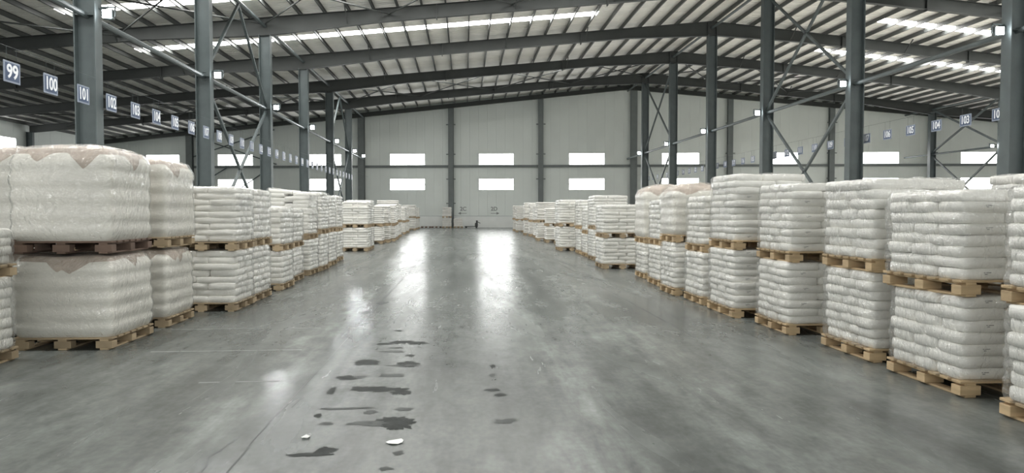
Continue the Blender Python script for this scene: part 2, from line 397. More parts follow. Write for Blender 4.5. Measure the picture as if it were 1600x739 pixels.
# unseen end wall behind the camera; its glowing window band is added fill light
FW = -12.0
fr = ob('wall_front', MB().box(XL, XR, FW-.2, FW-.1, 0, sheet(RX)).mesh('wall_front', M_WALLBACK), kind='structure')
ob('wall_panel', MB().box(XL, XR, FW-.1, FW, 0, 4.0).mesh('front_wall_panel', M_WALL), fr)
ob('wall_panel', MB().add([(XL, FW, 7.0), (RX, FW, 7.0), (XR, FW, 7.0), (XR, FW, sheet(XR)), (RX, FW, sheet(RX)), (XL, FW, sheet(XL))], [(0, 1, 4, 5), (1, 2, 3, 4)]).mesh('front_wall_panel', M_WALL), fr)
for i in range(11):
    a = XL+.3+10.02*i; c = a+9.7; wn += 1
    wo = ob('window_%d' % wn, pane_mesh((c, FW-.04, 4.05), (a, FW-.04, 4.05), (a, FW-.04, 6.95), (c, FW-.04, 6.95), m=M_REAR), fr, kind='structure')
    f = MB().box(a-.16, a, FW-.1, FW, 4.0, 7.0).box(c, c+.16, FW-.1, FW, 4.0, 7.0)
    for q in range(1, 4): f.box(a+(c-a)*q/4-.04, a+(c-a)*q/4+.04, FW-.1, FW, 4.0, 7.0)
    ob('window_frame', f.mesh('window_frame', M_FRAME), wo)

# gable posts, girt, clips and painted marks on the end wall
def i_section(depth, width, h0, h1, tw=.016, tf=.025, axis='x'):
    """web + two flanges of an H column, depth along x, height h0..h1"""
    web = MB().box(-depth/2+tf, depth/2-tf, -tw/2, tw/2, h0, h1)
    fl = MB().box(-tf/2, tf/2, -width/2, width/2, h0, h1)
    return web, fl
GP = [-29.03, -10.8, -1.45, 7.82, 17.3, 27.0, 37.1, 47.0, 57.0]
for i, s in enumerate(GP):
    x = s*math.cos(WALL_A); yb = WALL_Y - s*math.sin(WALL_A)
    wide = .66 if s in (17.3, -29.03, -10.8) else .52
    r = empty('wall_post', (x - .24*math.sin(WALL_A), yb - .34, 0), -WALL_A)
    tag(r, 'grey steel post standing against the end wall, %s from the left-hand corner' % ORD[i], 'column', 'posts on the end wall', 'thing')
    ht = rtop(x)-.1
    ob('web', MB().box(-.012, .012, -.2, .2, 0, ht).mesh('post_web', M_POST), r)
    for sy in (-1, 1):
        ob('flange', MB().box(-wide/2, wide/2, sy*.2-.012, sy*.2+.012, 0, ht).mesh('post_flange', M_POST), r)
    if wide < .6:
        for z in (2.5, 5.0, 7.55, 10.6):
            ob('girt_clip', MB().box(-.48, .48, -.16, -.08, z-.05, z+.05).mesh('girt_clip', M_POST), r)
g = ob('wall_girt', MB().box(-38.6, 72.0, -.22, -.02, 6.22, 6.45).mesh('wall_girt', M_POST), None, (0, WALL_Y, 0), (0, 0, -WALL_A))
tag(g, 'long grey horizontal steel rail across the end wall below the upper windows', 'rail', kind='thing')
def wall_text(s, z, txt, arrow):
    cu = bpy.data.curves.new('painted_mark', 'FONT'); cu.body = txt; cu.size = .56; cu.align_x = 'CENTER'; cu.extrude = .004; cu.offset = .012
    cu.materials.append(M_MARK)
    t = ob('painted_mark', cu, back, (s, -.02, z), (PI/2, 0, 0))
    d = arrow
    a = MB().box(s-.35, s+.35, -.02, -.012, z-.30, z-.25).add([(s+d*.55, -.02, z-.275), (s+d*.25, -.02, z-.14), (s+d*.25, -.02, z-.41), (s+d*.55, -.012, z-.275), (s+d*.25, -.012, z-.14), (s+d*.25, -.012, z-.41)], [(0,1,2),(3,5,4),(0,3,4,1),(1,4,5,2),(2,5,3,0)])
    ob('painted_arrow', a.mesh('painted_arrow', M_MARK), back)
wall_text(-.22, 1.75, '2C', -1)
wall_text(3.0, 1.75, '2D', 1)
def brace(pairs, label, parent=None, r=.07, loc=(0,0,0), rz=0, group=None, m=None):
    e = empty('cross_brace', loc, rz); tag(e, label, 'brace', group, 'thing')
    for a, b in pairs:
        mb = MB().bar(a, b, (0,0,1) if abs((Vector(b)-Vector(a)).normalized().z) < .95 else (0,1,0), r*1.5, r*1.5)
        ob('rod', mb.mesh('rod', m or M_STEEL), e)
    return e
brace([((-28.7,-.25,9.6),(-19.8,-.25,6.6)), ((-28.7,-.25,7.4),(-20.0,-.25,10.2)), ((-28.5,-.25,4.2),(-25,-.25,6.3)), ((-25.0,-.25,3.2),(-20.5,-.25,6.2))], 'dark diagonal rods crossing on the end wall behind the left column row', loc=(0, WALL_Y, 0), rz=-WALL_A)

# ------------------------------------------------------------------ steel columns
col_cache = {}
def column(x, y, h, depth, width, label, group):
    r = empty('steel_column', (x, y, 0)); tag(r, label, 'column', group, 'thing')
    key = (round(h, 2), depth, width)
    if key not in col_cache:
        col_cache[key] = (MB().box(-depth/2, depth/2, -.011, .011, .03, h).mesh('column_web', M_STEEL),
                          MB().box(-.016, .016, -width/2, width/2, .03, h).mesh('column_flange', M_STEEL),
                          MB().box(-depth/2-.08, depth/2+.08, -width/2-.06, width/2+.06, 0, .03).mesh('base_plate', M_STEEL),
                          MB().box(-depth/2+.02, depth/2-.02, -width/2+.01, width/2-.01, 7.05, 7.07).mesh('stiffener', M_STEEL))
    a, f, p, s = col_cache[key]
    ob('web', a, r); ob('flange', f, r, (-depth/2, 0, 0)); ob('flange', f, r, (depth/2, 0, 0)); ob('base_plate', p, r); ob('stiffener', s, r)
    return r
rows = {'left': (LX, .55, .40), 'right': (RX, .58, .42)}
for nm, (x, d, wd) in rows.items():
    for k, y in enumerate(BAY):
        if k < 2: lab = 'grey steel column of the %s row, behind the viewer side of frame %s' % (nm, ORD[k])
        else: lab = 'grey steel H column, %s from the camera in the %s row' % (ORD[k-2], nm)
        if k < 2 and y < 20: continue
        column(x, y, rtop(x)-.9, d, wd, lab, 'steel columns of the %s row' % nm)
for j, y in enumerate(BAY[3:]):
    column(44.2, y, rtop(44.2)-.75, .55, .42, 'distant grey steel column in the far right bay, %s from the camera' % ORD[j], 'steel columns of the far right bay')
for j, y in enumerate(BAY):
    column(XL+.35, y, rtop(XL)-.5, .5, .3, 'dark steel column against the left side wall, %s from the camera' % ORD[j], 'columns on the left side wall')

# ------------------------------------------------------------------ roof frames
def rafter(x0, x1, dep, y):
    """tapered I beam following the roof slope between x0 and x1; dep = [(t, depth)...]"""
    fl, tw, tf = .30, .02, .028
    mb = MB()
    n = len(dep)
    X = [x0+(x1-x0)*t for t, _ in dep]
    for i in range(n-1):
        xa, xb = X[i], X[i+1]; ta, tb = rtop(xa), rtop(xb); ba, bb = ta-dep[i][1], tb-dep[i+1][1]
        for (za, zb, w2, ha, hb) in ((ta-tf, tb-tf, fl, tf, tf), (ba, bb, fl, tf, tf)):
            mb.add([(xa,y-w2/2,za),(xb,y-w2/2,zb),(xb,y+w2/2,zb),(xa,y+w2/2,za),(xa,y-w2/2,za+ha),(xb,y-w2/2,zb+hb),(xb,y+w2/2,zb+hb),(xa,y+w2/2,za+ha)],
                   [(0,3,2,1),(4,5,6,7),(0,1,5,4),(1,2,6,5),(2,3,7,6),(3,0,4,7)])
        mb.add([(xa,y-tw/2,ba+tf),(xb,y-tw/2,bb+tf),(xb,y+tw/2,bb+tf),(xa,y+tw/2,ba+tf),(xa,y-tw/2,ta-tf),(xb,y-tw/2,tb-tf),(xb,y+tw/2,tb-tf),(xa,y+tw/2,ta-tf)],
               [(0,3,2,1),(4,5,6,7),(0,1,5,4),(1,2,6,5),(2,3,7,6),(3,0,4,7)])
    return mb.mesh('rafter', M_STEELB)
FY = [BAY[1]-.0] + BAY[2:] + [None]
DEP = [(0, .95), (.22, .72), (.78, .68), (1, .98)]
for k, y in enumerate(BAY + [75.6]):
    e = empty('roof_girder', (0, y if y < 75 else WALL_Y-.75, 0), 0 if y < 75 else -WALL_A)
    tag(e, ('grey sloping steel roof girder spanning the hall, %s from the camera' % ORD[k]) if y < 75 else 'slim grey roof girder closest to the end wall under the roof', 'girder', 'steel roof girders', 'thing')
    last = y > 75
    for a, c in ((XL+.3, LX), (LX, RX), (RX, 44.2), (44.2, XR-.3)):
        dep = [(0, .42), (1, .42)] if last else ([(0, .6), (.3, .62), (.78, .66), (1, .95)] if a < -20 else DEP)
        ob('rafter', rafter(a, c, dep, 0), e)
    if not last:
        for xs in (LX+9, LX+18.2, RX-.3, RX+.3, RX+9, RX+18, LX-9, LX-18):
            t = rtop(xs); ob('splice_plate', MB().box(xs-.03, xs+.03, -.16, .16, t-.80, t).mesh('splice_plate', M_STEELB), e)
# short fly braces between the rafters and the purlins
for k, y in enumerate(BAY[2:]):
    for j, xs in enumerate((-18.0, -6.2, 2.7, 8.0, 22.0, 30.0)):
        z = rtop(xs)
        tag(ob('fly_brace', MB().bar((0, -.1, -.66), (0, -1.05, .05), (1,0,0), .06, .05).mesh('fly_brace', M_STEELB), None, (xs, y, z)), 'short angled steel strut, %s from the left on the %s roof girder from the camera' % (ORD[j], ORD[k]), 'brace', 'fly braces under the roof', 'thing')

# longitudinal struts carrying the lamps, and the cross bracing in the row planes
for nm, x, sgn in (('left', LX, 1), ('right', RX, -1), ('far right', 44.2, -1)):
    lo = BAY[2] if nm != 'far right' else BAY[3]
    e = empty('tie_beam', (x, 0, 7.06)); tag(e, 'grey steel pipe linking the columns of the %s row at lamp height' % nm, 'beam', 'tie beams at lamp height', 'thing')
    ys_ = [b for b in BAY if b >= lo-9.3] + [wy(x)]
    for a, c in zip(ys_[:-1], ys_[1:]):
        ob('pipe', MB().tube((0, a+.02, 0), (0, c-.02, 0), .085, 10).mesh('pipe', M_STEEL), e)
    e2 = empty('tie_beam', (x, 0, rtop(x)-.45)); tag(e2, 'grey steel pipe running under the roof along the %s column row' % nm, 'beam', 'tie beams under the roof', 'thing')
    for a, c in zip(ys_[:-1], ys_[1:]):
        ob('pipe', MB().tube((0, a+.02, 0), (0, c-.02, 0), .085, 10).mesh('pipe', M_STEEL), e2)
B = BAY
for nm, x in (('left', LX), ('right', RX)):
    zt = rtop(x)-1.0
    for (a, c, wh) in ((B[3], B[4], 'nearest'), (B[6], B[7], 'distant')):
        brace([((x, a, .2), (x, c, 6.95)), ((x, c, .2), (x, a, 6.95))], '%s crossed steel rods below lamp height in the %s column row' % (wh, nm), r=.075)
        brace([((x, a, 7.2), (x, (a+c)/2, zt+.4)), ((x, c, 7.2), (x, (a+c)/2, zt+.4))] if nm == 'left' else [((x, a, 7.2), (x, c, zt)), ((x, c, 7.2), (x, a, zt))], '%s crossed steel rods above lamp height in the %s column row' % (wh, nm), r=.075)
brace([((44.2, B[6], 7.2), (44.2, B[7], 11.3)), ((44.2, B[7], 7.2), (44.2, B[6], 11.3)), ((44.2, B[6], 6.95), (44.2, B[7], 1)), ((44.2, B[7], 6.95), (44.2, B[6], 1))], 'crossed steel rods between the columns of the far right bay', r=.09)
def roof_brace(y0, y1, xs, label):
    e = empty('roof_brace', (0, y0, 0)); tag(e, label, 'brace', 'roof bracing rods', 'thing')
    for a, c in zip(xs[:-1], xs[1:]):
        for p, q in ((a, c), (c, a)):
            ob('rod', MB().tube((p, .1, rtop(p)-.35), (q, y1-y0-.1, rtop(q)-.35), .045, 6).mesh('rod', M_STEELB), e)
roof_brace(B[3], B[4], [-35, -26, -18, LX, -4, 2.5, 9.5, RX, 23, 30, 37], 'thin crossed rods under the roof between the second and third frames')
roof_brace(B[6], B[7], [-35, -26, -18, LX, -4, 2.5, 9.5, RX, 23, 30, 37], 'thin crossed rods under the roof between the two farthest frames')

# ------------------------------------------------------------------ flood lamps
def lamp(x, y, z, sgn, label):
    r = empty('flood_lamp', (x, y, z)); tag(r, label, 'lamp', 'flood lamps on the columns', 'thing')
    hs_ = ob('housing', MB().cbox(-.15, .15, -.10, .06, -.14, .14, .02).mesh('lamp_housing', M_STEEL), r)
    ob('lens', MB().cbox(-.125, .125, -.125, -.098, -.115, .115, .01).mesh('lamp_lens', M_LAMP), hs_)
    b = MB().box(-.19, -.165, -.04, .03, -.05, .22).box(.165, .19, -.04, .03, -.05, .22).box(-.19, .19, -.04, .03, .19, .22)
    ob('bracket', b.mesh('lamp_bracket', M_STEEL), r)
    ob('arm', MB().bar((0, 0, .21), (-sgn*.55, .05, .10), (0,0,1), .05, .05).mesh('lamp_arm', M_STEEL), r)
    ld = bpy.data.lights.new('flood_light', 'SPOT'); ld.energy = LAMP_W; ld.spot_size = 3.1; ld.spot_blend = .5; ld.shadow_soft_size = .14; ld.color = (.95, .98, 1)
    lo = bpy.data.objects.new('flood_light', ld); COL.objects.link(lo); lo.parent = r; lo.location = (0, -.2, -.05)
    d = Vector((sgn*1, -.35, -.3)).normalized(); lo.rotation_euler = d.to_track_quat('-Z', 'Y').to_euler()
for k, y in enumerate(BAY[2:]):
    lamp(LX+.55, y+.05, 7.12, 1, 'white flood lamp on the %s column of the left row' % ORD[k])
    lamp(RX-.55, y+.05, 7.05, -1, 'white flood lamp on the %s column of the right row' % ORD[k])
lamp(LX+.55, 73.6, 7.1, 1, 'white flood lamp at the end of the left row beside the end wall')
lamp(43.7, BAY[6]+.6, 7.1, -1, 'white flood lamp in the far right bay beyond the right column row')

# ------------------------------------------------------------------ hanging bay number signs
txt_cache = {}
def digits(n, hgt, squeeze):
    k = (n, hgt)
    if k not in txt_cache:
        cu = bpy.data.curves.new('digits', 'FONT'); cu.body = str(n); cu.size = hgt*1.38; cu.align_x = 'CENTER'; cu.align_y = 'CENTER'
        cu.extrude = .003; cu.offset = .010; cu.resolution_u = 3; cu.materials.append(M_SIGNW)
        t_ = bpy.data.objects.new('digits', cu); COL.objects.link(t_); bpy.context.view_layer.update()
        txt_cache[k] = bpy.data.meshes.new_from_object(t_.evaluated_get(bpy.context.evaluated_depsgraph_get())); bpy.data.objects.remove(t_)
    return txt_cache[k]
def nth(i):
    tens = ['', '', 'twenty', 'thirty']; small = ORD[:19]
    if i < 19: return small[i]
    n = i+1
    return {20: 'twentieth', 30: 'thirtieth'}.get(n) or tens[n//10]+'-'+ORD[n % 10-1]
def sign(x, y, z, w_, h, n, sgn, side, i):
    r = empty('bay_number_sign', (x, y, z), PI/2 if sgn > 0 else -PI/2)
    tag(r, 'hanging blue sign reading %d, %s from the camera above the %s stacks' % (n, nth(i), side), 'sign', 'bay number signs of the %s row' % side)
    key = ('s', w_, h)
    if key not in txt_cache:
        txt_cache[key] = (MB().cbox(-w_/2, w_/2, 0, .02, -h/2, h/2, .004).mesh('sign_border', M_SIGNB),
                          MB().box(-w_/2+.045, w_/2-.045, -.004, .001, -h/2+.04, h/2-.04).mesh('sign_plate', M_SIGN),
                          MB().tube((0, .01, h/2), (0, .01, h/2+.32), .003, 5).mesh('hanger', M_STEEL))
    a, b, c = txt_cache[key]
    ob('border', a, r); pl_ = ob('plate', b, r); ob('hanger', c, r, (-w_*.3, 0, 0)); ob('hanger', c, r, (w_*.3, 0, 0))
    if True:
        t = ob('digits', digits(n, h*.66, 1), pl_, (0, -.007, 0), (PI/2, 0, 0)); t.scale = (.82 if n > 99 else 1.0, 1, 1)
for i in range(33):
    sign(LX+.42, 17.27+1.548*i, 4.71, .60, .47, 99+i, 1, 'left', i)
for i in range(0, 31):
    sign(RX+.48, 22.82+1.565*i, 4.74, .58, .40, 102+i, -1, 'right', i)
for nm, x, z in (('left', LX+.42, 4.71+.235+.32), ('right', RX+.48, 4.74+.2+.32)):
    tag(ob('sign_cable', MB().tube((x+(-.01 if nm == 'left' else .01), 12.3, z), (x+(-.01 if nm == 'left' else .01), wy(x)-.1, z), .004, 5).mesh('sign_cable', M_STEEL)), 'thin steel cable that carries the number signs of the %s row' % nm, 'cable', kind='thing')

# ------------------------------------------------------------------ pallets
def pallet_meshes(wx, dy, m):
    """deck boards run along x, bottom boards and stringers along y"""
    W, D = wx/2, dy/2
    deck = MB().cbox(-W, W, -.058, .058, .123, .145, .003).mesh('deck_board', m)
    strg = MB().cbox(-.05, .05, -D, D, .103, .123, .002).mesh('stringer_board', m)
    blk = MB().cbox(-.095, .095, -.06, .06, .020, .103, .003).mesh('block', m)
    bot = MB().cbox(-.05, .05, -D, D, 0, .020, .003).mesh('bottom_board', m)
    return deck, strg, blk, bot
pal_cache = {}
def pallet(loc, wx, dy, m, label, group, detailed, rz=0):
    r = empty('pallet', loc, rz); tag(r, label, 'pallet', group, 'thing')
    key = (wx, dy, m.name)
    if key not in pal_cache: pal_cache[key] = pallet_meshes(wx, dy, m)
    deck, strg, blk, bot = pal_cache[key]; W, D = wx/2, dy/2
    xs = (-W+.095, 0, W-.095); ysb = (-D+.06, 0, D-.06)
    nd = 7
    yd = [-D+.058 + (2*D-.116)*i/(nd-1) for i in range(nd)]
    if detailed:
        for q in yd: ob('deck_board', deck, r, (0, q, 0))
        for p in xs:
            ob('stringer_board', strg, r, (p, 0, 0)); ob('bottom_board', bot, r, (p, 0, 0))
            for q in ysb: ob('block', blk, r, (p, q, 0))
    else:
        k2 = ('far',)+key
        if k2 not in pal_cache:
            mb1 = MB(); mb2 = MB()
            for q in yd: mb1.box(-W, W, q-.058, q+.058, .123, .145)
            for p in xs:
                mb2.box(p-.05, p+.05, -D, D, .103, .123); mb2.box(p-.05, p+.05, -D, D, 0, .02)
                for q in ysb: mb2.box(p-.095, p+.095, q-.06, q+.06, .02, .103)
            pal_cache[k2] = (mb1.mesh('deck', m), mb2.mesh('base_frame', m))
        ob('deck', pal_cache[k2][0], r); ob('base_frame', pal_cache[k2][1], r)
    return r

# ------------------------------------------------------------------ sacks
def sack_mesh(L_, W_, t, seed, printed=False):
    """a filled 25 kg sack lying flat: pinched ends, full belly, creased surface. L_ along x."""
    US = [-1, -.982, -.93, -.80, -.45, 0, .45, .80, .93, .982, 1]; VS = [-1, -.972, -.88, -.6, 0, .6, .88, .972, 1]
    HT = {1: 0, .982: .68, .972: .68, .93: .91, .88: .92, .80: .93, .6: .97, .45: .99, 0: 1}
    nu, nv = len(US), len(VS)
    mb = MB(); vs = []; idx = {}
    for s in (0, 1):
        for i in range(nu):
            for j in range(nv):
                u, v = US[i], VS[j]
                edge = i in (0, nu-1) or j in (0, nv-1)
                if s == 1 and edge: idx[(1, i, j)] = idx[(0, i, j)]; continue
                z = (t/2)*HT[abs(u)]*HT[abs(v)]*(1 if s else -1)
                z *= 1 + .20*mnoise.noise(Vector((u*1.9+seed*5.3, v*1.9, s*3.1))) + .10*mnoise.noise(Vector((u*6+seed*2.3, v*6, s*3.1)))
                # outline: ends draw in a little at the corners
                x = u*L_/2*(1-.11*v**6*abs(u)**4) + .016*mnoise.noise(Vector((v*2, seed*2.7, u)))
                y = v*W_/2*(1-.12*u**6*abs(v)**4) + .010*mnoise.noise(Vector((u*2, seed*1.7, v+4)))
                if edge: z = .012*mnoise.noise(Vector((u*3+seed, v*3, 7.7)))
                idx[(s, i, j)] = len(vs); vs.append((x, y, z))
    fs = []; mi = []
    for s in (0, 1):
        for i in range(nu-1):
            for j in range(nv-1):
                q = [idx[(s, i, j)], idx[(s, i+1, j)], idx[(s, i+1, j+1)], idx[(s, i, j+1)]]
                fs.append(tuple(q if s else q[::-1])); mi.append(0)
    mb.v = vs; mb.f = fs; mb.mi = mi
    if printed:    # small batch print on the long sides
        for sy in (-1, 1):
            for (xa, xb, za) in ((-.20, -.18, .010), (-.17, -.10, .010), (-.19, -.15, -.004)):
                yo = sy*W_/2 + .010*mnoise.noise(Vector(((xa+xb)*2, seed*1.7, sy+4))) + sy*.004
                mb.add([(xa*L_, yo, za), (xb*L_, yo, za), (xb*L_, yo, za+.006), (xa*L_, yo, za+.006)], [(0,1,2,3)], 1)
    me = mb.mesh('sack', [M_SACK, M_PRINT], True)
    return me
sk_cache = {}
def sack_var(kind, t, v, printed):
    key = (kind, round(t, 3), v, printed)
    if key not in sk_cache:
        L_, W_ = {'A': (.70, .385), 'B': (.585, .47)}[kind]
        sk_cache[key] = sack_mesh(L_, W_, t*1.13, v+len(sk_cache)*.37, printed)
    return sk_cache[key]
def layer_slots(k):
    """five sacks of one layer on a 1.10 x 1.10 footprint: (kind, x, y, rz)"""
    s = [('A', -.22, -.367, 0), ('A', -.22, 0, 0), ('A', -.22, .367, 0), ('B', .33, -.275, PI/2), ('B', .33, .275, PI/2)]
    if k % 2: s = [(a, -x, -y, r+PI) for a, x, y, r in s]
    return s

def rrect(th, hx, hy, p=9.0):
    """superellipse radius point"""
    c, s = math.cos(th), math.sin(th)
    r = (abs(c/hx)**p + abs(s/hy)**p)**(-1/p)
    return r*c, r*s
film_cache = {}
def film_mesh(hx, hy, h, n, seed, tilt=0.0):
    key = (round(hx, 2), round(hy, 2), round(h, 2), n, seed, tilt)
    if key in film_cache: return film_cache[key]
    NP, NM = 84, n*5+1
    vs = []; fs = []
    for m in range(NM):
        zz = h*m/(NM-1)
        for i in range(NP):
            th = 2*PI*i/NP
            x, y = rrect(th, hx, hy, 11)
            ph = (m/(NM-1))*n
            b = .010*abs(math.sin(PI*ph))
            wv = .014*mnoise.noise(Vector((x*5+seed*3, y*5, zz*7))) + .008*mnoise.noise(Vector((x*14, y*14+seed, zz*9)))
            k = 1 + (b+wv)/hx
            top = max(0, (zz-(h-.10))/.10)
            k *= 1-.045*top**2
            zt = zz - (tilt*(x/hx)*(zz/h) if tilt else 0)
            vs.append((x*k, y*k, zt + .010*mnoise.noise(Vector((x*4, y*4+seed, zz*3)))))
    for m in range(NM-1):
        for i in range(NP):
            fs.append((m*NP+i, m*NP+(i+1) % NP, (m+1)*NP+(i+1) % NP, (m+1)*NP+i))
    # top sheet, sagging between the sacks
    prev = (NM-1)*NP
    for q, sc_ in enumerate((.82, .6, .35)):
        st_ = len(vs)
        for i in range(NP):
            x, y, z = vs[(NM-1)*NP+i]
            xx, yy = x*sc_, y*sc_
            zt = h + .016 - (tilt*xx/hx if tilt else 0) + .018*mnoise.noise(Vector((xx*6+seed, yy*6, 3.3)))
            vs.append((xx, yy, zt))
        for i in range(NP): fs.append((prev+i, prev+(i+1) % NP, st_+(i+1) % NP, st_+i))
        prev = st_
    c = len(vs); vs.append((0, 0, h+.016))
    for i in range(NP): fs.append((prev+i, prev+(i+1) % NP, c))
    mb = MB(); mb.v = vs; mb.f = fs; mb.mi = [0]*len(fs)
    film_cache[key] = mb.mesh('stretch_film', M_FILM, True); return film_cache[key]

def sack_load(loc, wx, dy, h, label, group, detail, seed, rz=0, printed=False, tilt=0.0, nlay=None):
    """detail 2: separate sacks and film; 0: distant, sacks joined"""
    r = empty('sack_load', loc, rz); tag(r, label, 'sacks', group, 'thing')
    n = nlay or max(2, round(h/.102)); t = h/n
    fx, fy = wx/1.1*.955, dy/1.1*.955
    rnd = random.Random(seed)
    far = MB()
    for k in range(n):
        jx, jy = rnd.uniform(-.014, .014), rnd.uniform(-.014, .014)
        for (kd, x, y, a) in layer_slots(k):
            zc = t*(k+.5)
            if tilt: zc = zc - tilt*(x/.55)*((k+.5)/n)
            me = sack_var(kd, t, rnd.randrange(3), printed and k % 2 == 0 and rnd.random() < .8)
            px_, py_ = x*fx+jx+rnd.uniform(-.012, .012), y*fy+jy+rnd.uniform(-.012, .012)
            ra = a + rnd.uniform(-.025, .025)
            if detail == 2:
                o = ob('sack', me, r, (px_, py_, zc), (rnd.uniform(-.02, .02), tilt*.5+rnd.uniform(-.02, .02), ra))
                o.scale = (fx if a % PI < .1 else fy, fy if a % PI < .1 else fx, 1)
            else:
                L_, W_ = {'A': (.69, .375), 'B': (.575, .46)}[kd]
                if abs((a % PI)-PI/2) < .1: L_, W_ = W_, L_
                e = rnd.uniform(-.012, .012)
                lx, ly = L_*fx/2+e, W_*fy/2+e
                # low pillow: waist full, top and bottom drawn in
                vs = []
                for zz, k_ in ((-.5, .80), (-.3, .965), (0, 1.0), (.3, .965), (.5, .80)):
                    for sx, sy in ((-1,-1),(1,-1),(1,1),(-1,1)): vs.append((px_+sx*lx*k_, py_+sy*ly*k_, zc+zz*t))
                fs = [(3,2,1,0), (16,17,18,19)]
                for q in range(4):
                    for i in range(4): fs.append((q*4+i, q*4+(i+1) % 4, q*4+4+(i+1) % 4, q*4+4+i))
                far.add(vs, fs)
    if detail != 2:
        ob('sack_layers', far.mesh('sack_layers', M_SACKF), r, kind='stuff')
    if detail >= 1:
        ob('stretch_film', film_mesh(wx/2*.985+.028, dy/2*.985+.028, h, n, seed % 4, tilt), r)
    return r

# ------------------------------------------------------------------ bulk bags (one large liner bag per pallet, kraft cover on top)
def bag_surface(hx, hy, H, th, z, seed, bulge=.02):
    x, y = rrect(th, hx, hy, 16)
    b = bulge*abs(math.sin(PI*z/(H*.19)))**.7 + .02*mnoise.noise(Vector((x*2.2+seed, y*2.2, z*2.4)))
    u = max(0, (z-.80*H)/(.20*H))
    k = (1 + b/hx)*(1-.10*u**2.4)
    k *= 1 - .03*max(0, 1-z/(.12*H))
    return x*k, y*k
def bulk_bag(loc, wx, dy, H, label, group, seed, rz=0, kraft_lift=.06, notch=.17, look=None):
    r = empty('bulk_bag', loc, rz); tag(r, label, 'bulk bag', group, 'thing')
    hx, hy = wx/2*.97, dy/2*.97; NP = 144
    def rim(th):
        # near the top all round, with ragged V notches in the faces that let the cover show
        x, y = rrect(th, hx, hy, 16)
        fc = (0, x/hx) if y < -.9*hy and abs(x) < .97*hx else (1, y/hy) if x > .9*hx else (2, -x/hx) if y > .9*hy else (3, -y/hy)
        r_ = random.Random(seed*11+fc[0]); d = 0
        for q in range(r_.choice((1, 2, 2))):
            c_, w_, dd = r_.uniform(-.65, .65), r_.uniform(.22, .42), r_.uniform(.5, 1.0)
            d = max(d, dd*(1-abs(fc[1]-c_)/w_))
        return H*(.945+.02*mnoise.noise(Vector((x*3, y*3, seed)))) - notch*H*max(0, d)
    mb = MB(); M = 26; vs = []; fs = []
    for m in range(M+1):
        for i in range(NP):
            th = 2*PI*i/NP; z = rim(th)*m/M
            x, y = bag_surface(hx, hy, H, th, z, seed); vs.append((x*1.012, y*1.012, z))
    for m in range(M):
        for i in range(NP): fs.append((m*NP+i, m*NP+(i+1) % NP, (m+1)*NP+(i+1) % NP, (m+1)*NP+i))
    mb.v = vs; mb.f = fs; mb.mi = [0]*len(fs)
    ob('bag_wall', mb.mesh('bag_wall', M_BAG, True), r)
    mb = MB(); vs = []; fs = []; z0 = .52*H; M = 14
    for m in range(M+1):
        z = z0+(H-z0)*m/M
        for i in range(NP):
            th = 2*PI*i/NP; x, y = bag_surface(hx, hy, H, th, z, seed); vs.append((x*.99, y*.99, z))
    for q, sc_ in enumerate((.8, .5, .2)):
        for i in range(NP):
            x, y, z = vs[M*NP+i]; vs.append((x*sc_, y*sc_, H + kraft_lift*(1-sc_**2) + .03*mnoise.noise(Vector((x*sc_*4+seed, y*sc_*4, 1)))))
    T = M+3
    for m in range(T):
        for i in range(NP): fs.append((m*NP+i, m*NP+(i+1) % NP, (m+1)*NP+(i+1) % NP, (m+1)*NP+i))
    c = len(vs); vs.append((0, 0, H+kraft_lift))
    for i in range(NP): fs.append((T*NP+i, T*NP+(i+1) % NP, c))
    mb.v = vs; mb.f = fs; mb.mi = [0]*len(fs)
    ob('kraft_cover', mb.mesh('kraft_cover', M_KRAFT, True), r)
    # film over everything
    mb = MB(); vs = []; fs = []; M = 30
    for m in range(M+1):
        z = H*m/M
        for i in range(NP):
            th = 2*PI*i/NP; x, y = bag_surface(hx, hy, H, th, z, seed)
            k = 1.036 + .010*mnoise.noise(Vector((x*11, y*11+seed, z*9)))
            vs.append((x*k, y*k, z))
    for q, sc_ in enumerate((.8, .4)):
        for i in range(NP):
            x, y, z = vs[M*NP+i]; vs.append((x*sc_, y*sc_, H+.02+kraft_lift*(1-sc_**2)+.015*mnoise.noise(Vector((x*7, y*7, seed)))))
    for m in range(M+2):
        for i in range(NP): fs.append((m*NP+i, m*NP+(i+1) % NP, (m+1)*NP+(i+1) % NP, (m+1)*NP+i))
    c = len(vs); vs.append((0, 0, H+kraft_lift+.03))
    for i in range(NP): fs.append(((M+2)*NP+i, (M+2)*NP+(i+1) % NP, c))
    mb.v = vs; mb.f = fs; mb.mi = [0]*len(fs)
    ob('stretch_film', mb.mesh('stretch_film', M_FILM, True), r)
    return r

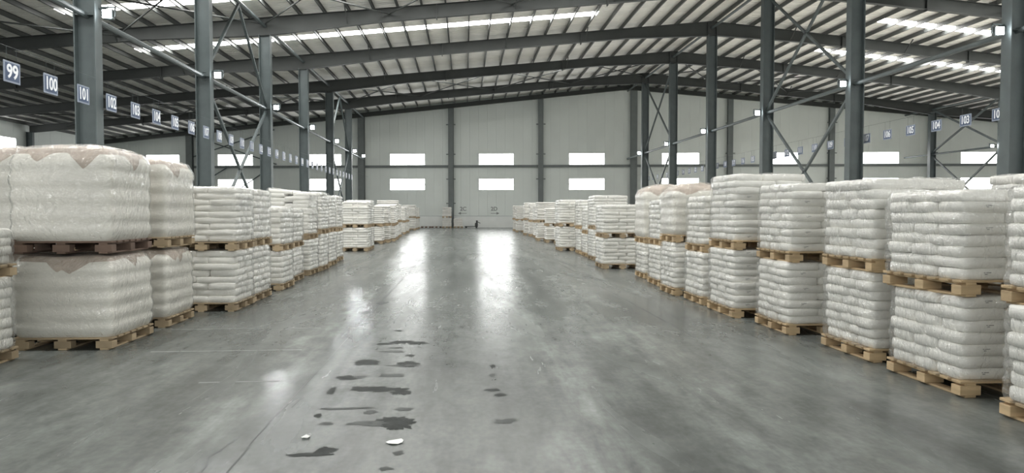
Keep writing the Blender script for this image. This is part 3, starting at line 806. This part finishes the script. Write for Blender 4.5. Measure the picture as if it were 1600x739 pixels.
# ------------------------------------------------------------------ the stacks
# aisle edge x, near edge y, length along aisle, width across, height of lower tier, top, lower kind, upper kind, options
LEFT = [
 (-4.86, 7.23, 1.10, 1.15, .90, 1.42, 's', 's', {}),
 (-4.09, 8.82, 1.12, 1.13, 1.12, 2.33, 'b', 'b', dict(pal=('g', 'd'))),
 (-4.10, 10.44, 1.00, 1.15, 1.11, 2.30, 'b', 'b', dict(pal=('g', 'g'))),
 (-3.67, 12.09, 1.05, 1.13, .98, 2.0, 's', 's', {}),
 (-3.70, 13.24, 1.12, 1.13, .99, 2.0, 's', 's', {}),
 (-3.71, 15.24, 1.08, 1.10, .80, 1.70, 's', 's', dict(pal=('g', 'g'))),
 (-3.87, 16.90, 1.12, 1.10, .79, 1.68, 's', 's', {}),
 (-3.88, 18.80, 1.08, 1.05, .91, 2.13, 's', 's', dict(tilt=.09)),
 (-3.85, 20.10, 1.12, 1.10, 1.0, 2.13, 's', 's', {}),
 (-3.95, 21.97, 1.12, 1.10, 1.0, 2.08, 's', 's', {}),
 (-4.08, 24.05, 1.05, 1.10, .97, 2.12, 's', 's', {}),
 (-3.96, 30.50, 1.08, 1.10, .96, 2.03, 's', 's', {}),
 (-4.03, 32.00, 1.15, 1.10, .96, 2.10, 's', 's', {}),
 (-4.15, 37.50, 1.10, 1.10, .87, 1.92, 's', 's', {}),
 (-4.00, 39.20, 1.10, 1.10, .87, 1.93, 's', 's', {}),
 (-3.85, 40.90, 1.10, 1.10, .84, 2.0, 's', 's', {}),
 (-3.95, 43.00, 1.10, 1.10, .86, 2.05, 's', 's', {}),
 (-4.10, 45.50, 1.10, 1.30, .95, 2.32, 's', 's', {}),
 (-4.15, 47.80, 1.10, 1.10, .95, 2.10, 's', 's', {}),
 (-4.30, 53.50, 1.10, 1.10, .85, 1.95, 's', 's', {}),
 (-4.38, 57.50, 1.10, 1.10, .85, 2.05, 's', 's', {}),
 (-4.40, 65.50, 1.10, 1.15, 1.08, 2.22, 's', 's', {}),
 (-4.42, 68.50, 1.10, 1.10, 1.0, 2.10, 's', 's', {}),
 (-4.42, 71.50, 1.10, 1.10, 1.0, 2.0, 's', 's', {}),
]
RIGHT = [
 (4.19, 4.40, 1.12, 1.12, .885, 1.80, 's', 's', dict(pr=1)),
 (4.24, 6.06, 1.10, 1.12, .87, 1.79, 's', 's', dict(pr=1, up=(-.03, .03, .05))),
 (4.27, 7.55, 1.05, 1.12, .96, 1.95, 's', 's', {}),
 (4.15, 9.30, 1.05, 1.12, .945, 1.97, 's', 's', dict(pr=1)),
 (4.00, 10.85, 1.15, 1.12, 1.03, 2.17, 's', 's', dict(pr=1)),
 (4.02, 12.38, 1.00, 1.12, .90, 1.87, 's', 's', {}),
 (3.95, 13.83, .98, 1.12, 1.02, 2.05, 's', 'k', {}),
 (4.12, 15.50, 1.02, 1.12, .88, 1.86, 's', 's', {}),
 (4.25, 17.30, 1.02, 1.15, .85, 2.15, 's', 'k', {}),
 (3.83, 20.46, 1.20, 1.15, .87, 1.80, 's', 's', dict(pal=('g', 'g'))),
 (4.18, 23.95, 1.20, 1.15, 1.02, 2.14, 's', 's', dict(pal=('g', 'g'))),
 (4.28, 26.05, 1.10, 1.10, .81, 1.82, 's', 's', {}),
 (4.31, 27.75, 1.10, 1.10, .95, 2.05, 's', 's', {}),
 (3.84, 30.30, 1.15, 1.10, 1.0, 2.10, 's', 's', dict(pal=('g', 'g'))),
 (4.45, 32.40, 1.10, 1.10, .85, 1.97, 's', 's', {}),
 (4.40, 35.50, 1.10, 1.10, .85, 1.95, 's', 's', {}),
 (4.22, 38.60, 1.10, 1.10, .86, 1.80, 's', 's', {}),
 (3.97, 40.80, 1.10, 1.10, 1.02, 2.15, 's', 's', {}),
 (4.25, 45.50, 1.10, 1.10, .95, 2.0, 's', 's', {}),
 (4.20, 48.30, 1.10, 1.10, .95, 2.15, 's', 's', {}),
 (4.04, 50.80, 1.10, 1.10, 1.04, 2.25, 's', 's', {}),
 (4.00, 58.30, 1.10, 1.10, .91, 2.02, 's', 's', {}),
 (4.05, 62.50, 1.10, 1.10, .95, 2.15, 's', 's', {}),
]
PM = {'t': M_PALLET, 'g': M_PALLETG, 'd': M_PALLETD}
PW = {'t': 'tan wooden', 'g': 'weathered greyish wooden', 'd': 'dark reddish brown wooden'}
GAP = .145
seed = 100
def build_stack(cx, cy, wx, dy, T, top, lo, up, opt, side, lab, detail):
    """lab = words that place the stack"""
    global seed
    pl, pu = opt.get('pal', ('t', 't')) if side == 'right' and cy < 34 else opt.get('pal', ('g', 'g'))
    rnd = random.Random(seed)
    rz1 = rnd.uniform(-.012, .012); dx, dyy, rz2 = opt.get('up', (rnd.uniform(-.02, .02), rnd.uniform(-.02, .02), rnd.uniform(-.015, .015)))
    g1, g2 = 'pallets of the %s row' % side, 'wrapped sacks of the %s row' % side
    for tier, z, pk, kd, hh, (ax, ay, rz) in ((0, 0, pl, lo, T, (0, 0, rz1)), (1, T, pu, up, top-T, (dx, dyy, rz2))):
        seed += 1
        tw = ('lower', 'upper')[tier]
        pallet((cx+ax, cy+ay, z), wx, dy, PM[pk], '%s pallet under the %s tier, %s' % (PW[pk], tw, lab), g1, detail >= 1, rz)
        loc = (cx+ax, cy+ay, z+GAP); h = hh-GAP
        pr = bool(opt.get('pr'))
        if kd == 's':
            sack_load(loc, wx*.985, dy*.985, h, 'film-wrapped white sacks, %s tier, %s' % (tw, lab), g2, 2 if detail >= 1 else 0, seed, rz, pr, opt.get('tilt', 0) if tier else 0)
        elif kd == 'b':
            bulk_bag(loc, wx, dy, h-(.04 if tier == 0 else 0), 'cream bulk bag with brown cover, %s tier, %s' % (tw, lab), 'bulk bags of the %s row' % side, seed, rz, kraft_lift=.02 if tier == 0 else .07)
        elif kd == 'k':
            bulk_bag(loc, wx, dy, h, 'white load with domed brown cover, %s tier, %s' % (tw, lab), 'paper-covered loads of the %s row' % side, seed, rz, kraft_lift=.12, notch=.12)
for side, tab, sg in (('left', LEFT, -1), ('right', RIGHT, 1)):
    for i, (xe, y0, dy, wx, T, top, lo, up, opt) in enumerate(tab):
        det = 1 if y0 < 34 else 0
        build_stack(xe+sg*wx/2, y0+dy/2, wx, dy, T, top, lo, up, opt, side, '%s stack of the %s row' % (ORD[i], side), det)
# a few stacks of the second rows that show between and above the first rows
build_stack(-5.86, 9.92, 1.12, 1.1, 1.12, 2.36, 'b', 'b', dict(pal=('g', 'd')), 'left', 'stack behind the bulk bags', 1)
build_stack(6.62, 7.75, 1.1, 1.1, .95, 2.02, 's', 's', {}, 'right', 'stack behind the right row nearest the camera', 1)

# sack stacks added out of view behind the first rows, bouncing light to the roof
def bay_fill(x0, x1, y0, y1, side, nm):
    mb = MB(); x = x0
    while x+1.15 <= x1:
        y = y0
        while y+1.1 <= min(y1, wy(x+1.1)-2.2):
            for (za, zb, g_) in ((.145, .78, .0), (.925, 1.58, .0)):
                h_ = (zb-za)/3
                for q in range(3):
                    a_, c_ = za+q*h_, za+(q+1)*h_; m_ = (a_+c_)/2
                    vs = []
                    for zz, k in ((a_, .035), (m_, .0), (c_, .035)):
                        vs += [(x+k, y+k, zz), (x+1.1-k, y+k, zz), (x+1.1-k, y+1.08-k, zz), (x+k, y+1.08-k, zz)]
                    fs = [(4*r+i, 4*r+(i+1) % 4, 4*r+4+(i+1) % 4, 4*r+4+i) for r in (0, 1) for i in range(4)]
                    if q == 2: fs.append((8, 9, 10, 11))
                    mb.add(vs, fs)
            for z in (0, .78):
                mb.box(x, x+1.1, y, y+1.08, z+.11, z+.145, 1); mb.box(x, x+.1, y, y+1.08, z, z+.11, 1); mb.box(x+.5, x+.6, y, y+1.08, z, z+.11, 1); mb.box(x+1.0, x+1.1, y, y+1.08, z, z+.11, 1)
            y += 1.16
        x += 1.2
    o = ob('added_sacks', mb.mesh('added_sacks', [M_SACK, M_PALLET])); tag(o, 'added white sack stacks filling the %s' % nm, 'sacks', None, 'stuff')
bay_fill(-9.6, -7.0, 11.3, 73, 'left', 'strip between the left column row and the left stack row')
bay_fill(7.6, 15.9, 4.0, 70, 'right', 'strip between the right stack row and the right column row')
bay_fill(17.6, 43.4, 4.0, 68, 'right', 'storage bay beyond the right column row')
bay_fill(45.2, 71.0, 4.0, 66, 'right', 'storage bay along the right side wall')

# ------------------------------------------------------------------ things by the end wall
build_stack(-1.86, 74.9, .95, .95, 1.03, 2.10, 's', 's', {}, 'left', 'lone stack before the end wall', 0)
seed += 1
pallet((-.72, 75.2, 0), .95, .95, M_PALLETG, 'weathered pallet under the single low load by the end wall', 'pallets by the end wall', False)
sack_load((-.72, 75.2, GAP), .93, .93, .80, 'single low load of white sacks beside a post by the end wall', 'loads by the end wall', 0, seed)
t = empty('pallet_truck', (.62, 75.4, 0), .1); tag(t, 'small dark hand pallet truck parked on the floor by the end wall', 'pallet truck')
for sy in (-.2, .2): ob('fork', MB().cbox(-.7, .4, sy-.08, sy+.08, .10, .17, .01).mesh('fork', M_MACH), t)
ob('chassis', MB().cbox(.38, .62, -.28, .28, .08, .50, .03).mesh('chassis', M_MACH), t)
ob('pump', MB().tube((.55, 0, .35), (.55, 0, .75), .09, 10).mesh('pump', M_MACH), t)
ob('handle', MB().tube((.58, 0, .62), (.88, 0, .48), .03, 8).tube((.88, -.18, .48), (.88, .18, .48), .025, 8).mesh('handle', M_MACH), t)
for sx, sy in ((-.55, -.2), (-.55, .2), (.5, -.1), (.5, .1)): ob('wheel', MB().tube((sx, sy-.04, .09), (sx, sy+.04, .09), .09, 12).mesh('wheel', M_BLACK), t)
for j, (x, y) in enumerate(((-4.0, 75.9), (-2.95, 75.9))):
    pallet((x, y, 0), 1.0, 1.0, M_PALLETD, 'dark empty pallet lying flat by the end wall, %s' % ('nearer the stacked row' if j == 0 else 'nearer the lone stack'), 'empty pallets by the end wall', False)
